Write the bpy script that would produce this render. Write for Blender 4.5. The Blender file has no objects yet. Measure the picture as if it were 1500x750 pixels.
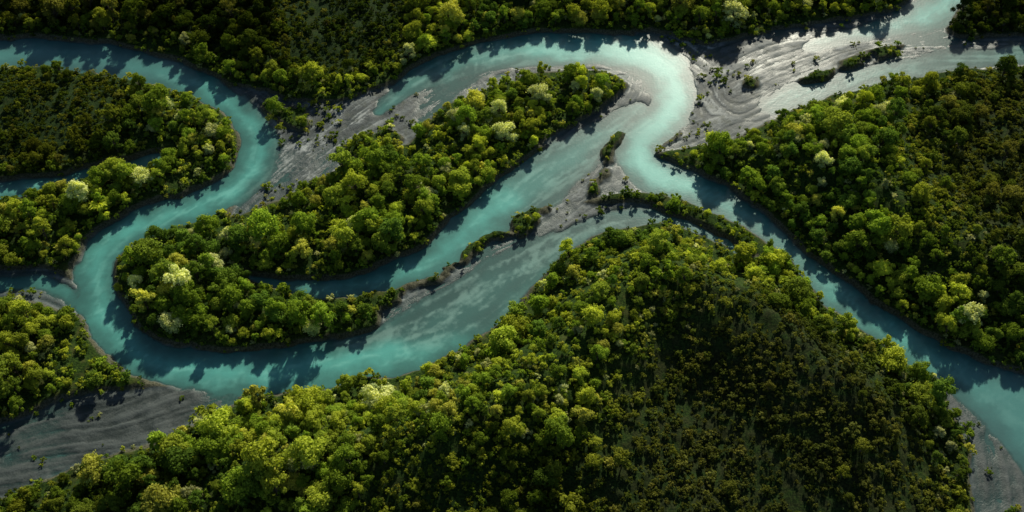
import bpy, math, random
import numpy as np
from mathutils import Vector, Matrix
rng=np.random.default_rng(7); random.seed(7)
scene=bpy.context.scene
scene.view_settings.view_transform='Standard'
try: scene.view_settings.look='None'
except Exception: pass
scene.view_settings.exposure=0

# ---------------- survey: plan of the delta (traced coordinates -> ground metres)
H=220.0; PITCH=math.radians(50); HF=math.radians(50)
F=750/math.tan(HF/2)
def g(p):
    p=np.asarray(p,float); u=(p[:,0]-750)/F; v=(375-p[:,1])/F
    dy=math.cos(PITCH)+v*math.sin(PITCH); dz=-math.sin(PITCH)+v*math.cos(PITCH)
    t=-H/dz
    return np.stack([u*t,dy*t],1)
def smooth(P,n=3,closed=True):
    P=np.asarray(P,float); m=len(P); out=[]
    for i in range(m if closed else m-1):
        if closed: p0,p1,p2,p3=P[i-1],P[i],P[(i+1)%m],P[(i+2)%m]
        else: p0,p1,p2,p3=P[max(i-1,0)],P[i],P[i+1],P[min(i+2,m-1)]
        for k in range(n):
            t=k/n
            out.append(0.5*((2*p1)+(-p0+p2)*t+(2*p0-5*p1+4*p2-p3)*t*t+(-p0+3*p1-3*p2+p3)*t**3))
    return np.array(out)

W_left=[(-250,45),(-40,58),(60,58),(150,66),(230,82),(300,108),(345,135),(385,165),(404,200),(400,240),(380,275),(350,300),(300,320),(250,335),(205,352),(178,375),(166,405),(172,440),(190,470),(230,500),(290,513),(370,515),(450,505),(520,490),(575,475),(640,435),(690,400),(750,370),(820,340),(880,318),(940,306),(1000,322),(1060,345),(1110,372),
(1085,372),(1030,345),(980,328),(920,331),(870,345),(820,378),(785,415),(745,460),(700,492),(650,525),(600,545),(520,558),(450,573),(370,577),(290,573),(220,558),(170,530),(135,490),(118,450),(112,400),(130,355),(170,325),(230,300),(290,280),(335,255),(354,230),(350,195),(320,160),(270,137),(200,120),(130,108),(60,98),(-40,103),(-250,110)]
W_main=[(545,160),(590,112),(640,85),(700,65),(780,52),(860,50),(940,56),(985,75),(1010,105),(1020,140),(1010,170),(985,198),(962,215),(970,232),(1000,245),(1060,275),(1110,310),(1150,345),(1200,385),(1260,430),(1320,470),(1380,503),(1450,533),(1520,555),(1750,640),
(1750,900),(1600,780),(1520,715),(1470,650),(1430,602),(1380,562),(1320,524),(1260,480),(1200,436),(1165,394),(1120,352),(1060,322),(1000,297),(950,280),(918,255),(903,225),(908,195),(930,172),(955,150),(955,125),(930,105),(880,93),(800,97),(720,102),(660,114),(610,135),(560,168)]
W_mid=[(345,398),(420,413),(500,410),(560,388),(620,365),(660,330),(700,290),(750,250),(800,220),(850,190),(900,168),(935,150),(950,165),(915,195),(885,225),(850,262),(805,300),(760,320),(720,350),(680,378),(620,410),(540,432),(470,436),(390,422)]
W_ne1=[(1430,-80),(1418,-10),(1385,30),(1340,45),(1250,62),(1180,75),(1190,60),(1260,40),(1320,20),(1370,-20),(1380,-80)]
W_ne2=[(1750,50),(1500,68),(1420,80),(1340,88),(1250,105),(1170,125),(1120,150),(1130,165),(1200,145),(1300,118),(1400,98),(1500,92),(1750,90)]
W_w=[(-150,395),(0,408),(60,405),(105,425),(115,450),(100,440),(50,425),(0,425),(-150,425)]
W_in=[(-100,268),(0,268),(80,258),(150,245),(235,226),(245,234),(150,258),(60,282),(0,292),(-100,300)]
G_b=[(345,130),(420,148),(500,152),(560,130),(640,100),(720,90),(900,85),(960,110),(950,170),(900,190),(800,215),(650,240),(500,290),(400,300),(340,318),(380,260),(400,200)]
G_c=[(930,50),(1040,68),(1130,48),(1230,32),(1330,5),(1370,-80),(1430,-80),(1415,-5),(1385,40),(1420,58),(1500,55),(1750,45),(1750,95),(1500,100),(1420,102),(1300,120),(1210,145),(1150,168),(1100,192),(1055,208),(1010,218),(965,218),(1000,180)]
G_pen=[(935,150),(960,170),(905,215),(905,230),(925,262),(955,285),(940,310),(880,325),(820,345),(740,378),(680,410),(600,465),(545,490),(480,500),(500,480),(560,460),(600,430),(680,378),(760,318),(850,255),(900,190)]
G_sw=[(-150,640),(0,625),(70,597),(130,580),(220,570),(320,575),(350,590),(300,612),(260,635),(170,665),(80,695),(0,730),(-150,790)]
G_w=[(-150,398),(0,402),(60,398),(110,415),(125,450),(112,460),(70,445),(0,440),(-150,440)]
G_se=[(1380,560),(1440,590),(1520,700),(1600,780),(1600,1000),(1430,1000),(1428,750),(1425,700),(1415,650),(1395,600)]
I_main=[(168,395),(200,362),(270,342),(350,322),(420,290),(480,255),(520,237),(570,225),(605,205),(630,175),(665,150),(720,130),(780,110),(850,102),(900,112),(918,130),(890,158),(850,180),(800,213),(750,243),(700,283),(650,333),(600,370),(540,393),(500,408),(420,410),(340,396),(360,427),(450,438),(540,442),(560,465),(540,488),(470,495),(380,502),(300,500),(240,490),(195,465),(172,430)]
I_h1=[(850,300),(890,288),(940,282),(1000,299),(1060,324),(1120,352),(1170,392),(1150,402),(1100,374),(1060,350),(1000,322),(940,302),(890,304)]
I_h2=[(735,330),(790,296),(808,310),(772,348),(720,360),(680,384),(640,418),(590,446),(550,450),(600,418),(650,386),(690,355)]
I_h3=[(908,182),(882,220),(872,250),(860,290),(884,292),(894,242),(918,193)]
I_h4=[(500,217),(545,190),(584,198),(580,217),(530,238)]
I_h5=[(385,150),(450,162),(458,190),(420,192),(385,168)]
I_h6=[(1175,114),(1240,88),(1314,65),(1320,78),(1250,103),(1185,126)]
I_h7=[(1088,118),(1112,115),(1112,130),(1088,131)]
WATER=[W_left,W_main,W_mid,W_ne1,W_ne2,W_w,W_in]; GRAV=[G_b,G_c,G_pen,G_sw,G_w,G_se]

X0,X1,Y0,Y1=-235.,235.,68.,356.
def sdf(poly,X,Y,n=3,closed=True):
    P=smooth(g(poly),n,closed); Q=np.roll(P,-1,0)
    if not closed: P,Q=P[:-1],Q[:-1]
    d=np.full(X.shape,1e9); ins=np.zeros(X.shape,bool)
    for (ax,ay),(bx,by) in zip(P,Q):
        ex,ey=bx-ax,by-ay; L=ex*ex+ey*ey+1e-9
        t=np.clip(((X-ax)*ex+(Y-ay)*ey)/L,0,1)
        d=np.minimum(d,(X-ax-t*ex)**2+(Y-ay-t*ey)**2)
        if closed and abs(ey)>1e-9:
            c=((ay>Y)!=(by>Y))&(X<ex*(Y-ay)/ey+ax); ins^=c
    d=np.sqrt(d); return np.where(ins,d,-d)
cs=1.0
cx=np.arange(X0,X1+.1,cs); cy=np.arange(Y0,Y1+.1,cs)
CX,CY=np.meshgrid(cx,cy)
def lerp2(A,fx,fy):
    h,w=A.shape
    fx=np.clip(fx,0,w-1.001); fy=np.clip(fy,0,h-1.001)
    ix=fx.astype(int); iy=fy.astype(int); tx=fx-ix; ty=fy-iy
    return (A[iy,ix]*(1-tx)+A[iy,ix+1]*tx)*(1-ty)+(A[iy+1,ix]*(1-tx)+A[iy+1,ix+1]*tx)*ty
class Noise:
    def __init__(s,seed): s.G=np.random.default_rng(seed).random((256,256))
    def v(s,x,y):
        xi=np.floor(x).astype(int); yi=np.floor(y).astype(int); tx=x-xi; ty=y-yi
        tx=tx*tx*(3-2*tx); ty=ty*ty*(3-2*ty); G=s.G
        a=G[yi%256,xi%256]; b=G[yi%256,(xi+1)%256]; c=G[(yi+1)%256,xi%256]; d=G[(yi+1)%256,(xi+1)%256]
        return (a*(1-tx)+b*tx)*(1-ty)+(c*(1-tx)+d*tx)*ty
    def fbm(s,x,y,o=4):
        r=0;a=.5;t=0
        for i in range(o):
            r=r+a*s.v(x*2**i+i*17.3,y*2**i+i*9.1); t+=a; a*=.5
        return r/t
N1,N2,N3,N4=[Noise(k) for k in (1,2,3,4)]
Wd_c=np.maximum.reduce([sdf(p,CX,CY) for p in WATER])
Gd_c=np.maximum.reduce([sdf(p,CX,CY) for p in GRAV])
small=np.maximum.reduce([sdf(p,CX,CY) for p in (I_h2,I_h3,I_h4,I_h5,I_h6)])-np.clip((N2.fbm(CX/4,CY/4,3)-.47)*12,0,5)+.3
Isl_c=np.maximum.reduce([sdf(p,CX,CY) for p in (I_main,I_h1,I_h7)]+[small])
Ld_c=np.maximum(-np.maximum(Wd_c,Gd_c),Isl_c)
def sstep(a,b,x):
    t=np.clip((x-a)/(b-a),0,1); return t*t*(3-2*t)
# soft zones: habitat, water tone and relief, plus one of painted shade
def zone(p,soft): return sstep(-soft,soft,sdf(p,CX,CY,2))
Z_scrub=np.maximum.reduce([
 zone([(400,-120),(620,-120),(600,40),(560,100),(490,115),(420,95),(400,40)],5),
 zone([(-150,112),(110,118),(190,140),(170,180),(100,225),(-150,250)],6),
 0.7*zone([(1330,190),(1450,130),(1700,110),(1700,560),(1480,470),(1380,400),(1300,330),(1290,250)],12),
 zone([(960,500),(1080,450),(1190,500),(1280,570),(1350,650),(1370,820),(880,860),(880,700),(900,600)],9),
 0.6*zone([(560,660),(700,640),(820,690),(840,860),(560,860)],8)])
Z_fine=zone([(840,420),(900,365),(980,355),(1080,395),(1170,440),(1100,470),(950,520),(880,620),(760,660),(720,590),(780,500)],6)
Z_shade=np.maximum.reduce([  # shaded corners and edges, painted into the vegetation colour
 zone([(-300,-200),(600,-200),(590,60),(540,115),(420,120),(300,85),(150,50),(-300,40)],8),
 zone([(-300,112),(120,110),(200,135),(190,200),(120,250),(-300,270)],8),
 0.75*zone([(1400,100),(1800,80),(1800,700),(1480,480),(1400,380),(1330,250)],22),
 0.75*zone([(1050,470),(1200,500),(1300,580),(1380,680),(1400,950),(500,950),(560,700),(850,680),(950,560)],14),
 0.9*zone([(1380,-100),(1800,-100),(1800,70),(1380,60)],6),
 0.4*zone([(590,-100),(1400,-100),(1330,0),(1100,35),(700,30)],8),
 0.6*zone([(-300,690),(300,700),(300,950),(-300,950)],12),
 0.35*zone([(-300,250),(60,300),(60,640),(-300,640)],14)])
Z_brown=np.maximum(zone([(950,520),(1150,480),(1300,580),(1370,680),(1380,900),(880,900)],16),0.8*zone([(1350,180),(1560,120),(1560,420),(1420,380)],14))
Z_shal=np.maximum.reduce([zone([(480,500),(580,470),(680,400),(760,360),(880,315),(1000,320),(860,345),(780,410),(720,470),(640,500),(560,505)],3),
 zone([(780,215),(960,150),(900,240),(820,310),(760,330)],4)*0.7,
 zone([(540,170),(560,110),(700,70),(800,90),(780,110),(640,130)],4)*0.6, zone([(1060,60),(1380,50),(1800,40),(1800,110),(1100,190)],4)*0.75,
 zone(G_b,3)*.6*(1-zone(W_main,2))])
Z_dull=np.maximum(zone([(-300,20),(200,20),(280,90),(200,140),(-300,140)],14), zone([(1400,530),(1800,530),(1800,900),(1400,900)],14))
Z_brt=zone([(880,60),(1000,70),(1040,140),(990,210),(1020,280),(960,290),(900,240),(930,150)],8)
Z_mud=np.maximum(zone(G_sw,2),.75*zone(G_se,2))
Z_pale=np.maximum.reduce([zone([(400,170),(500,150),(560,190),(500,260),(420,290),(380,280)],5),.8*zone([(1010,100),(1070,100),(1080,160),(1010,195)],5),.5*zone([(760,270),(850,230),(900,230),(860,300),(780,340)],4),zone([(930,40),(1040,60),(1040,80),(960,75)],2),.8*zone([(1180,60),(1240,50),(1230,100),(1180,110)],4),.7*zone([(550,440),(610,440),(600,475),(545,495)],2)])
Z_bar=np.maximum.reduce([zone([(345,140),(500,150),(600,120),(640,160),(560,230),(420,295),(370,300),(400,230)],4),.9*zone(G_se,2)])
Z_hill=np.exp(-np.maximum.reduce([sdf([(1200,560),(1110,480),(1000,435),(910,440),(850,510),(730,615),(560,680),(350,720)],CX,CY,2,False)])**2/(2*16.**2))
Z_hill=np.maximum(Z_hill,.6*np.exp(-np.maximum.reduce([sdf([(1150,215),(1240,270),(1360,350),(1470,430)],CX,CY,2,False)])**2/(2*14.**2)))

# fine raster
fs=0.5
fx=np.arange(X0,X1+.1,fs); fy=np.arange(Y0,Y1+.1,fs)
FX,FY=np.meshgrid(fx,fy)
wx=(N1.fbm(FX/6,FY/6,4)-.5)*3.2; wy=(N2.fbm(FX/6,FY/6,4)-.5)*3.2
def up(A,warp=True):
    return lerp2(A,(FX+(wx if warp else 0)-X0)/cs,(FY+(wy if warp else 0)-Y0)/cs)
Wd=up(Wd_c); Ld=up(Ld_c)
ZS,ZD,ZB,ZSH,ZDU,ZBR,ZM,ZP,ZF,ZH,ZBA=[up(z) for z in (Z_scrub,Z_shade,Z_brown,Z_shal,Z_dull,Z_brt,Z_mud,Z_pale,Z_fine,Z_hill,Z_bar)]
# flow field and line-integral streaks
FL=[[(-240,78),(-40,80),(100,85),(250,115),(340,160),(378,215),(345,275),(260,305),(180,345),(142,400),(150,470),(200,525),(300,545),(430,540),(560,520),(660,470),(740,410),(830,350),(930,318),(1050,345),(1110,372)],
[(1700,70),(1420,88),(1300,103),(1150,145),(1040,195),(975,215)],[(1420,-60),(1350,30),(1200,65),(1080,95),(1020,130)],[(1100,180),(1045,150),(1030,110),(990,75),(950,60)],
[(390,290),(450,235),(540,170),(620,115),(720,85),(830,72),(930,75),(985,110),(985,160),(935,210),(940,260),(1020,295),(1110,335),(1200,410),(1300,480),(1400,545),(1500,630),(1700,800)],
[(700,118),(600,170),(500,215),(420,270),(370,300)],[(350,400),(470,420),(560,405),(650,370),(730,310),(800,260),(870,210),(925,165),(945,130)],
[(540,480),(650,410),(740,350),(820,310),(870,270),(900,200)],[(1390,560),(1430,640),(1440,750),(1445,950)],[(360,580),(200,610),(0,680),(-150,720)],[(-150,410),(0,418),(60,412),(115,440)]]
sx=np.zeros(CX.shape); sy=np.zeros(CX.shape)
for pl in FL:
    P=smooth(g(pl),2,False)
    for a,b in zip(P[:-1],P[1:]):
        e=b-a; L=math.hypot(*e)+1e-9; th=2*math.atan2(e[1],e[0])
        t=np.clip(((CX-a[0])*e[0]+(CY-a[1])*e[1])/L**2,0,1)
        d2=(CX-a[0]-t*e[0])**2+(CY-a[1]-t*e[1])**2
        w=L/(d2+4)**1.6
        sx+=w*math.cos(th); sy+=w*math.sin(th)
m=np.hypot(sx,sy)+1e-12; sx/=m; sy/=m
sxf=up(sx,False); syf=up(sy,False)
ang=np.arctan2(syf,sxf)/2+(N3.fbm(FX/20,FY/20,2)-.5)*.7
VX,VY=np.cos(ang),np.sin(ang)
noiA=rng.random(FX.shape)
def lic(noi,steps):
    acc=noi.copy(); n=1
    h,w=noi.shape
    for s in (1,-1):
        px=np.broadcast_to(np.arange(w)[None,:],(h,w)).astype(float).copy(); py=np.broadcast_to(np.arange(h)[:,None],(h,w)).astype(float).copy()
        dx=VX*s; dy=VY*s
        for k in range(steps):
            px+=dx; py+=dy
            ix=np.clip(px.round().astype(int),0,w-1); iy=np.clip(py.round().astype(int),0,h-1)
            nx=VX[iy,ix]; ny=VY[iy,ix]; sg=np.where(nx*dx+ny*dy<0,-1.,1.); dx=nx*sg; dy=ny*sg
            acc+=noi[iy,ix]; n+=1
    acc/=n; acc=(acc-acc.mean())/acc.std(); return acc
LA=lic(noiA,12); LB=lic(N4.fbm(FX/1.3,FY/1.3,2),20)
blot=N1.fbm(FX/3+40,FY/3,5)-.5
S=np.clip(.5+.13*LA+.11*LB+.70*blot,0,1)          # streak 0..1
low=N2.fbm(FX/22,FY/22,3)
hgt=0.06+(S-.45)*0.42+(low-.5)*0.9+ZM*.16+ZBA*.20
hgt=hgt-sstep(-1.6,3.2,Wd)*1.6
hgt=np.where(Wd<-2,np.maximum(hgt,-0.35),hgt)
land=sstep(-0.5,1.6,Ld)
rel=(N1.fbm(FX/35,FY/35,4)-.4)*5*sstep(0,25,Ld)+(N3.fbm(FX/4,FY/4,3)-.5)*.7
hgt=hgt*(1-land)+(1.3+rel+sstep(0,18,Ld)*1.6+ZH*10*sstep(4,26,Ld))*land
hgt=np.where((land>.8),np.maximum(hgt,.6),hgt)

# ---------------- node helper
def newmat(name):
    m=bpy.data.materials.new(name); m.use_nodes=True; nt=m.node_tree; nt.nodes.clear()
    return m,nt
class NT:
    def __init__(s,nt): s.nt=nt
    def n(s,t,**k):
        nd=s.nt.nodes.new(t)
        for a,b in k.items(): setattr(nd,a,b)
        return nd
    def l(s,a,b): s.nt.links.new(a,b)
    def setin(s,sock,v):
        if isinstance(v,bpy.types.NodeSocket): s.l(v,sock)
        else: sock.default_value=v
    def attr(s,name,out='Fac',typ='GEOMETRY'):
        nd=s.n('ShaderNodeAttribute',attribute_name=name,attribute_type=typ); return nd.outputs[out]
    def mix(s,f,a,b,bt='MIX'):
        nd=s.n('ShaderNodeMix',data_type='RGBA',blend_type=bt)
        s.setin(nd.inputs[0],f)
        for sk,v in ((nd.inputs[6],a),(nd.inputs[7],b)):
            if isinstance(v,tuple): v=(*v[:3],1)
            s.setin(sk,v)
        return nd.outputs[2]
    def math(s,op,a,b=0.0,c=0.0,clamp=False):
        nd=s.n('ShaderNodeMath',operation=op,use_clamp=clamp)
        s.setin(nd.inputs[0],a); s.setin(nd.inputs[1],b); s.setin(nd.inputs[2],c); return nd.outputs[0]
    def mr(s,v,a,b,c=0.,d=1.):
        nd=s.n('ShaderNodeMapRange',interpolation_type='SMOOTHSTEP')
        s.setin(nd.inputs[0],v)
        for i,x in enumerate((a,b,c,d)): nd.inputs[i+1].default_value=x
        return nd.outputs[0]
    def noise(s,scale,det=4,rough=.55,vec=None,out=0):
        nd=s.n('ShaderNodeTexNoise'); nd.inputs['Scale'].default_value=scale; nd.inputs['Detail'].default_value=det; nd.inputs['Roughness'].default_value=rough
        if vec is not None: s.l(vec,nd.inputs['Vector'])
        return nd.outputs[out]

# ---------------- grid meshes
def grid_mesh(name,xs,ys,Z,attrs):
    nx,ny=len(xs),len(ys)
    Xg,Yg=np.meshgrid(xs,ys)
    co=np.stack([Xg,Yg,Z],-1).reshape(-1,3).astype(np.float32)
    i=np.arange(nx-1)[None,:]+np.arange(ny-1)[:,None]*nx
    f=np.stack([i,i+1,i+1+nx,i+nx],-1).reshape(-1,4).astype(np.int32)
    me=bpy.data.meshes.new(name)
    me.vertices.add(len(co)); me.vertices.foreach_set('co',co.ravel())
    me.loops.add(f.size); me.loops.foreach_set('vertex_index',f.ravel())
    me.polygons.add(len(f)); me.polygons.foreach_set('loop_start',np.arange(0,f.size,4,dtype=np.int32))
    me.polygons.foreach_set('loop_total',np.full(len(f),4,np.int32))
    me.polygons.foreach_set('use_smooth',np.ones(len(f),bool))
    me.update(calc_edges=True)
    for k,a in attrs.items():
        at=me.attributes.new(k,'FLOAT','POINT'); at.data.foreach_set('value',a.astype(np.float32).ravel())
    ob=bpy.data.objects.new(name,me); scene.collection.objects.link(ob); return ob
ext=np.array([6,15,35,80,180,400,900,2000,4500.])
def extend(a): return np.concatenate([a[0]-ext[::-1],a,a[-1]+ext])
def extA(A): return np.pad(A,len(ext),mode='edge')
gx,gy=extend(fx),extend(fy)
ground=grid_mesh('ground',gx,gy,extA(hgt),{'land':extA(land),'ld':extA(Ld),'wd':extA(Wd),'streak':extA(S),'paint_shade':extA(ZD),'brown':extA(ZB),'scrub':extA(ZS),'mud':extA(ZM),'pale':extA(ZP)})
s2=slice(None,None,2)
wz=np.zeros(Wd[s2,s2].shape)
water=grid_mesh('river_water',extend(fx[s2]),extend(fy[s2]),extA(wz),{'depth':extA(-hgt[s2,s2]),'wd':extA(Wd[s2,s2]),'streak':extA(S[s2,s2]),'shal':extA(ZSH[s2,s2]),'dull':extA(ZDU[s2,s2]),'brt':extA(ZBR[s2,s2])})

# ground material
m,nt=newmat('riverbank_ground'); T=NT(nt)
pos=T.n('ShaderNodeNewGeometry').outputs['Position']
sepz=T.n('ShaderNodeSeparateXYZ'); T.l(pos,sepz.inputs[0]); Z=sepz.outputs[2]
n1=T.noise(.35,6,.65,pos); n2=T.noise(2.2,5,.7,pos); n3=T.noise(.08,4,.6,pos)
veg=T.mix(T.mr(n2,.38,.66),(.010,.024,.005),(.050,.095,.014))
veg=T.mix(T.mr(n1,.5,.7),veg,(.065,.075,.020))
brn=T.mix(T.mr(n2,.35,.7),(.018,.023,.007),(.070,.072,.025))
veg=T.mix(T.math('MULTIPLY',T.attr('brown'),T.mr(n1,.35,.6)),veg,brn)
veg=T.mix(T.math('MULTIPLY',T.attr('paint_shade'),.6),veg,T.mix(T.mr(n2,.4,.7),(.005,.014,.005),(.020,.038,.012)))  # painted shade: ground cover turned darker inside its zone
st=T.math('ADD',T.attr('streak'),T.math('MULTIPLY',T.math('SUBTRACT',n2,.5),.4))
gr=T.mix(T.mr(st,.25,.8),(.022,.038,.039),(.080,.105,.106))
pf=T.math('MULTIPLY',T.mr(st,.54,.88),T.math('ADD',T.math('MULTIPLY',T.mr(n3,.48,.64),.2),T.math('MULTIPLY',T.attr('pale'),.8),clamp=True))
gr=T.mix(pf,gr,(.38,.42,.40))
gr=T.mix(T.math('MULTIPLY',T.mr(n1,.50,.66),.55),gr,(.034,.050,.026))
gr=T.mix(T.math('MULTIPLY',T.attr('mud'),.88),gr,T.mix(T.mr(T.math('ADD',T.math('MULTIPLY',st,.6),T.math('MULTIPLY',n1,.5)),.42,.75),(.012,.023,.021),(.058,.074,.070)))
wet=T.mr(Z,.0,.30)
gr=T.mix(wet,T.mix(.6,gr,(.032,.078,.070)),gr)
edge=T.mix(T.mr(n2,.35,.65),(.028,.032,.016),(.12,.12,.075))
lf=T.attr('land')
col=T.mix(T.mr(lf,.05,.45),gr,edge)
col=T.mix(T.mr(lf,.75,1.),col,veg)
bs=T.n('ShaderNodeBsdfPrincipled'); T.l(col,bs.inputs['Base Color'])
rg=T.math('ADD',T.math('MULTIPLY',wet,.24),.38); rg2=T.n('ShaderNodeMix',data_type='FLOAT'); T.l(lf,rg2.inputs[0]); T.l(rg,rg2.inputs[2]); rg2.inputs[3].default_value=.95
T.l(rg2.outputs[0],bs.inputs['Roughness'])
sp=T.n('ShaderNodeMix',data_type='FLOAT'); T.l(lf,sp.inputs[0]); sp.inputs[2].default_value=.32; sp.inputs[3].default_value=.08
T.l(sp.outputs[0],bs.inputs['Specular IOR Level'])
bp=T.n('ShaderNodeBump'); bp.inputs['Strength'].default_value=.6; bp.inputs['Distance'].default_value=.2
T.l(T.math('ADD',n2,T.math('MULTIPLY',T.attr('streak'),.25)),bp.inputs['Height']); T.l(bp.outputs[0],bs.inputs['Normal'])
o=T.n('ShaderNodeOutputMaterial'); T.l(bs.outputs[0],o.inputs[0]); ground.data.materials.append(m)

# water material: silty glacial water, colour follows depth
m,nt=newmat('glacial_river_water'); T=NT(nt)
pos=T.n('ShaderNodeNewGeometry').outputs['Position']
n1=T.noise(.12,4,.6,pos); n2=T.noise(1.2,4,.6,pos); n4=T.noise(.3,4,.6,pos)
wd=T.attr('wd')
core=T.mr(T.math('ADD',wd,T.math('MULTIPLY',T.math('SUBTRACT',n1,.5),8.)),-.5,8.0)
c=T.mix(core,(.048,.150,.132),(.110,.420,.365))
c=T.mix(T.math('MULTIPLY',T.mr(T.math('ADD',T.attr('streak'),T.math('MULTIPLY',T.math('SUBTRACT',n4,.5),.6)),.42,.88),T.math('MULTIPLY',core,.6)),c,(.22,.58,.50))
c=T.mix(T.math('MULTIPLY',T.attr('brt'),T.math('MULTIPLY',core,.6)),c,(.27,.66,.56))
sh=T.mix(T.mr(T.math('ADD',T.attr('streak'),T.math('MULTIPLY',T.math('SUBTRACT',n2,.5),.5)),.3,.8),(.044,.090,.082),(.16,.26,.23))
c=T.mix(T.math('MULTIPLY',T.attr('shal'),.82),c,sh)
c=T.mix(T.math('MULTIPLY',T.attr('dull'),.65),c,(.060,.132,.134))
c=T.mix(T.mr(T.attr('depth'),.0,.45,.75,0.),c,T.mix(T.mr(n2,.3,.7),(.026,.060,.055),(.06,.115,.105)))
bs=T.n('ShaderNodeBsdfPrincipled'); T.l(c,bs.inputs['Base Color']); bs.inputs['Roughness'].default_value=.29; bs.inputs['IOR'].default_value=1.33; bs.inputs['Specular IOR Level'].default_value=.38
bp=T.n('ShaderNodeBump'); bp.inputs['Strength'].default_value=.3; bp.inputs['Distance'].default_value=.08
T.l(T.math('ADD',T.noise(1.6,4,.6,pos),T.math('MULTIPLY',T.attr('streak'),.4)),bp.inputs['Height']); T.l(bp.outputs[0],bs.inputs['Normal'])
o=T.n('ShaderNodeOutputMaterial'); T.l(bs.outputs[0],o.inputs[0]); water.data.materials.append(m)

# leaves / bark
m,nt=newmat('foliage'); T=NT(nt)
tint=T.attr('tint','Color','INSTANCER'); lv=T.attr('lv')
c=T.mix(1.0,tint,T.mix(lv,(.32,.46,.48),(2.0,1.70,1.45)),'MULTIPLY')  # lv: random leaf tone plus the painted lightness of sunlit tops
d=T.n('ShaderNodeBsdfDiffuse'); T.l(c,d.inputs[0])
tr=T.n('ShaderNodeBsdfTranslucent'); T.l(T.mix(1.0,c,(1.2,1.15,.5),'MULTIPLY'),tr.inputs[0])
mx=T.n('ShaderNodeMixShader'); mx.inputs[0].default_value=.38; T.l(d.outputs[0],mx.inputs[1]); T.l(tr.outputs[0],mx.inputs[2])
o=T.n('ShaderNodeOutputMaterial'); T.l(mx.outputs[0],o.inputs[0]); leafM=m
m,nt=newmat('bark'); T=NT(nt)
d=T.n('ShaderNodeBsdfPrincipled'); T.l(T.mix(T.noise(6,4),(.05,.04,.03),(.14,.12,.09)),d.inputs['Base Color']); d.inputs['Roughness'].default_value=.9
o=T.n('ShaderNodeOutputMaterial'); T.l(d.outputs[0],o.inputs[0]); barkM=m

def tube(V,Fc,pts,rad,seg=5):
    base=len(V)
    for k,(p,r) in enumerate(zip(pts,rad)):
        for s in range(seg):
            a=2*math.pi*s/seg; V.append((p[0]+r*math.cos(a),p[1]+r*math.sin(a),p[2]))
    for k in range(len(pts)-1):
        for s in range(seg):
            a=base+k*seg+s; b=base+k*seg+(s+1)%seg; Fc.append((a,b,b+seg,a+seg))
def make_plant(name,R,Ht,nl,nleaf,ls,seed,trunk=True,low=.28):
    r=np.random.default_rng(seed); V=[];Fc=[];lobes=[]
    for k in range(nl):
        a=k*2.399+r.uniform(-.5,.5); q=math.sqrt((k+.5)/nl)*R*.78*r.uniform(.7,1.2)
        zz=Ht*(low+(1-low)*(0.85*math.sqrt(max(0,1-(min(q,R*.98)/R)**2))*r.uniform(.6,1.08)))
        if k%4==3: zz=Ht*(low+.12*r.random())
        lobes.append((q*math.cos(a),q*math.sin(a),zz,R*r.uniform(.15,.34)))
    if trunk:
        lean=r.uniform(-.3,.3,2)
        tp=[(0,0,-.6),(lean[0]*.3,lean[1]*.3,Ht*.25),(lean[0],lean[1],Ht*.7)]
        tube(V,Fc,tp,[R*.07,R*.05,R*.02],6)
        for lb in lobes:
            z0=Ht*r.uniform(.15,.4); tube(V,Fc,[(0,0,z0),(lb[0]*.5,lb[1]*.5,z0+(lb[2]-z0)*.65),(lb[0],lb[1],lb[2])],[R*.03,R*.018,R*.007],4)
    nb=len(Fc); lv=[.5]*len(V)
    w=np.array([l[3]**2 for l in lobes]); w/=w.sum()
    lvl=r.uniform(.1,.9,nl)
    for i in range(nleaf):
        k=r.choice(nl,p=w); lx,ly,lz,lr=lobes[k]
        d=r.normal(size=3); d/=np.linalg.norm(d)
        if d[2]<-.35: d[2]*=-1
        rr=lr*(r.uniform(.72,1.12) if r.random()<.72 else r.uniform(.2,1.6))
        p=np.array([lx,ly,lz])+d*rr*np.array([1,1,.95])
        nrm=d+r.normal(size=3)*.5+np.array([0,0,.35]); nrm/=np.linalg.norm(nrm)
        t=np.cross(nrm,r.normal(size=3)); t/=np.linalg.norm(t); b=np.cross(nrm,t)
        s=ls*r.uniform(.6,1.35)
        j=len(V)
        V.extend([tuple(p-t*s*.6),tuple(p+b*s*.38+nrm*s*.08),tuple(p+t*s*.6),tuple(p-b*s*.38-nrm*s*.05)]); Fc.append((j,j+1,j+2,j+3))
        lit_top=np.clip((p[2]/Ht-.35)/.6,0,1)  # sunlit crown tops painted in: leaf tone lightens with height
        lv.extend([float(np.clip(lvl[k]*.2+r.random()*.35+lit_top*.45,0,1))]*4)
    me=bpy.data.meshes.new(name); me.from_pydata(V,[],Fc)
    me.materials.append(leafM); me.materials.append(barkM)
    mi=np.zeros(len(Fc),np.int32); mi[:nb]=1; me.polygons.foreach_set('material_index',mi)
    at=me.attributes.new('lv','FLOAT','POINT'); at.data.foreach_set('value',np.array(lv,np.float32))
    return bpy.data.objects.new(name,me)
trees=bpy.data.collections.new('tree_kinds'); shrubs=bpy.data.collections.new('shrub_kinds')
specs=[(3.4,6.5,30,2700),(3.0,7.2,22,2300),(3.6,6.0,34,2700),(2.7,6.6,18,2000),(3.1,5.2,22,2200),(3.3,7.6,30,2700),(2.2,7.4,14,1700)]
for i,(R,h,nl,nf) in enumerate(specs): trees.objects.link(make_plant('willow_%d'%i,R,h,nl,nf,.40,10+i))
for i in range(4): shrubs.objects.link(make_plant('shrub_%d'%i,1.0,1.25,7,180,.31,40+i,trunk=False,low=.1))

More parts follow.
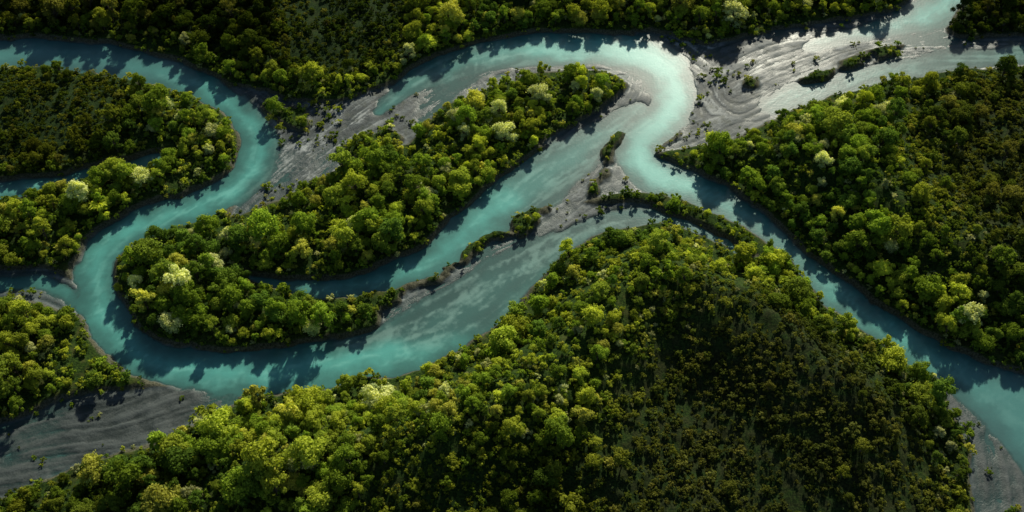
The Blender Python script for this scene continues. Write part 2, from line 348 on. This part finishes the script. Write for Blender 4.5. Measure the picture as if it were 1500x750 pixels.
def gn(obj,coll):
    ng=bpy.data.node_groups.new('scatter_'+obj.name,'GeometryNodeTree')
    ng.interface.new_socket('Geometry',in_out='INPUT',socket_type='NodeSocketGeometry'); ng.interface.new_socket('Geometry',in_out='OUTPUT',socket_type='NodeSocketGeometry')
    N=ng.nodes; L=ng.links
    gi=N.new('NodeGroupInput'); go=N.new('NodeGroupOutput'); ip=N.new('GeometryNodeInstanceOnPoints'); ci=N.new('GeometryNodeCollectionInfo')
    ci.inputs['Collection'].default_value=coll; ci.inputs['Separate Children'].default_value=True; ci.inputs['Reset Children'].default_value=True
    def na(n,t):
        a=N.new('GeometryNodeInputNamedAttribute'); a.data_type=t; a.inputs['Name'].default_value=n
        return [o for o in a.outputs if o.enabled and o.name=='Attribute'][0]
    L.new(gi.outputs[0],ip.inputs['Points']); L.new(ci.outputs[0],ip.inputs['Instance']); ip.inputs['Pick Instance'].default_value=True
    L.new(na('kind','INT'),ip.inputs['Instance Index']); L.new(na('rot','FLOAT_VECTOR'),ip.inputs['Rotation']); L.new(na('scl','FLOAT_VECTOR'),ip.inputs['Scale'])
    L.new(ip.outputs[0],go.inputs[0])
    md=obj.modifiers.new('scatter','NODES'); md.node_group=ng
def scatter(name,P,scl,tint,nk,coll,tilt=.12):
    n=len(P); me=bpy.data.meshes.new(name); me.vertices.add(n); me.vertices.foreach_set('co',P.astype(np.float32).ravel())
    rot=np.stack([rng.normal(0,tilt,n),rng.normal(0,tilt,n),rng.uniform(0,6.283,n)],1)
    a=me.attributes.new('rot','FLOAT_VECTOR','POINT'); a.data.foreach_set('vector',rot.astype(np.float32).ravel())
    a=me.attributes.new('scl','FLOAT_VECTOR','POINT'); a.data.foreach_set('vector',scl.astype(np.float32).ravel())
    a=me.attributes.new('tint','FLOAT_VECTOR','POINT'); a.data.foreach_set('vector',tint.astype(np.float32).ravel())
    a=me.attributes.new('kind','INT','POINT'); a.data.foreach_set('value',rng.integers(0,nk,n).astype(np.int32))
    ob=bpy.data.objects.new(name,me); scene.collection.objects.link(ob); gn(ob,coll); print(name,n); return ob
def samp(A,x,y): return lerp2(A,(x-X0)/fs,(y-Y0)/fs)
def jit(sp):
    xs=np.arange(X0+8,X1-8,sp); ys=np.arange(Y0+8,Y1-8,sp*.87)
    a,b=np.meshgrid(xs,ys); a=a+(np.arange(len(ys))%2)[:,None]*sp/2
    a=a+rng.uniform(-.42,.42,a.shape)*sp; b=b+rng.uniform(-.42,.42,b.shape)*sp
    return a.ravel(),b.ravel()
def tints(x,y,dk,br,n):
    u=rng.random(n); pn=N2.fbm(x/28,y/28,3)
    A=np.array([.190,.310,.034]); B=np.array([.36,.46,.052]); C=np.array([.11,.21,.032])
    k=np.clip((pn-.35)/.3+rng.normal(0,.28,n),0,1)[:,None]
    t=C*(1-k)+B*k; t=np.where((u<.3)[:,None],A,t)
    pale=(u>.94)&(dk<.5); t=np.where(pale[:,None],np.array([.46,.55,.26]),t)
    olive=(u>.86)&(u<.94); t=np.where(olive[:,None],np.array([.39,.45,.08]),t)
    t=t*rng.uniform(.7,1.3,n)[:,None]
    t=t*(1-.76*dk)[:,None]  # foliage colour lowered by the painted shade
    b=br[:,None]*.6; t=t*(1-b)+np.array([.10,.11,.034])*b*rng.uniform(.6,1.4,n)[:,None]
    return t
x,y=jit(3.4); ld=samp(Ld,x,y); ldN=samp(Ld,x,y+3.2); sc=samp(ZS,x,y); fi=samp(ZF,x,y)
clump=N4.fbm(x/13,y/13,3)
keep=(ld>1.0)&(ldN>.2)&(rng.random(len(x))<(.92-.86*sc-.2*fi))&(clump>.33)
x,y,ld,sc,fi=x[keep],y[keep],ld[keep],sc[keep],fi[keep]; n=len(x)
s=np.clip(rng.lognormal(-.48,.36,n),.30,1.4)*np.clip(.45+ld/10,0,1)*(1-.35*sc)*(1-.38*fi)
S3=np.stack([s*rng.uniform(.88,1.15,n),s*rng.uniform(.88,1.15,n),s*rng.uniform(.85,1.2,n)],1)
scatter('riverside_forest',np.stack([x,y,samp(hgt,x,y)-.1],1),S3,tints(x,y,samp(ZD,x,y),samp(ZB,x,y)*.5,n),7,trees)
x,y=jit(1.4); ld=samp(Ld,x,y); sc=samp(ZS,x,y)
cl=N3.fbm(x/6,y/6,3)
keep=(ld>.4)&(rng.random(len(x))<np.where(sc>.3,.35+.6*sstep(.32,.55,cl),.42))
x,y,ld,sc=x[keep],y[keep],ld[keep],sc[keep]; n=len(x)
s=rng.lognormal(-.12,.38,n)*np.clip(.55+ld/5,0,1)*(1-.22*sc)
S3=np.stack([s,s,s*rng.uniform(.7,1.3,n)],1)
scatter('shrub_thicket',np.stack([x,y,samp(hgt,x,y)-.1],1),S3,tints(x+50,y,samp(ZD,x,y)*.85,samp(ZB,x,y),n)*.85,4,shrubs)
# sparse pioneer shrubs on the bars
x,y=jit(1.9); ld=samp(Ld,x,y); wd=samp(Wd,x,y); h=samp(hgt,x,y); mud=samp(ZM,x,y)
keep=(ld<.4)&(ld>-14)&(h>.10)&(rng.random(len(x))<.7*(1-.7*mud)*sstep(.50,.62,N4.fbm(x/9,y/9,3)))
x,y=x[keep],y[keep]; n=len(x); s=np.clip(rng.lognormal(-.6,.5,n),.2,1.5)
scatter('gravel_bar_shrubs',np.stack([x,y,samp(hgt,x,y)-.05],1),np.stack([s,s,s*.8],1),tints(x,y,np.full(n,.3),np.zeros(n),n),4,shrubs)

# ---------------- light
AZ=math.radians(14); EL=math.radians(29)
w=bpy.data.worlds.new('World'); scene.world=w; w.use_nodes=True; nt=w.node_tree
sky=nt.nodes.new('ShaderNodeTexSky'); sky.sky_type='NISHITA'; sky.sun_disc=False; sky.sun_elevation=EL; sky.sun_rotation=AZ
bg=nt.nodes['Background']; bg.inputs['Strength'].default_value=.065; nt.links.new(sky.outputs[0],bg.inputs[0])
sd=bpy.data.lights.new('sun','SUN'); sd.energy=5; sd.angle=math.radians(1.5); sd.color=(1,.93,.77)
so=bpy.data.objects.new('sun',sd); scene.collection.objects.link(so)
v=Vector((math.sin(AZ)*math.cos(EL),math.cos(AZ)*math.cos(EL),math.sin(EL)))
so.rotation_euler=v.to_track_quat('Z','Y').to_euler(); so.location=v*300
cd=bpy.data.cameras.new('camera'); cd.angle=HF; cd.clip_end=12000; cd.clip_start=1
co=bpy.data.objects.new('camera',cd); co.location=(0,0,H); co.rotation_euler=(math.pi/2-PITCH,0,0); scene.collection.objects.link(co); scene.camera=co
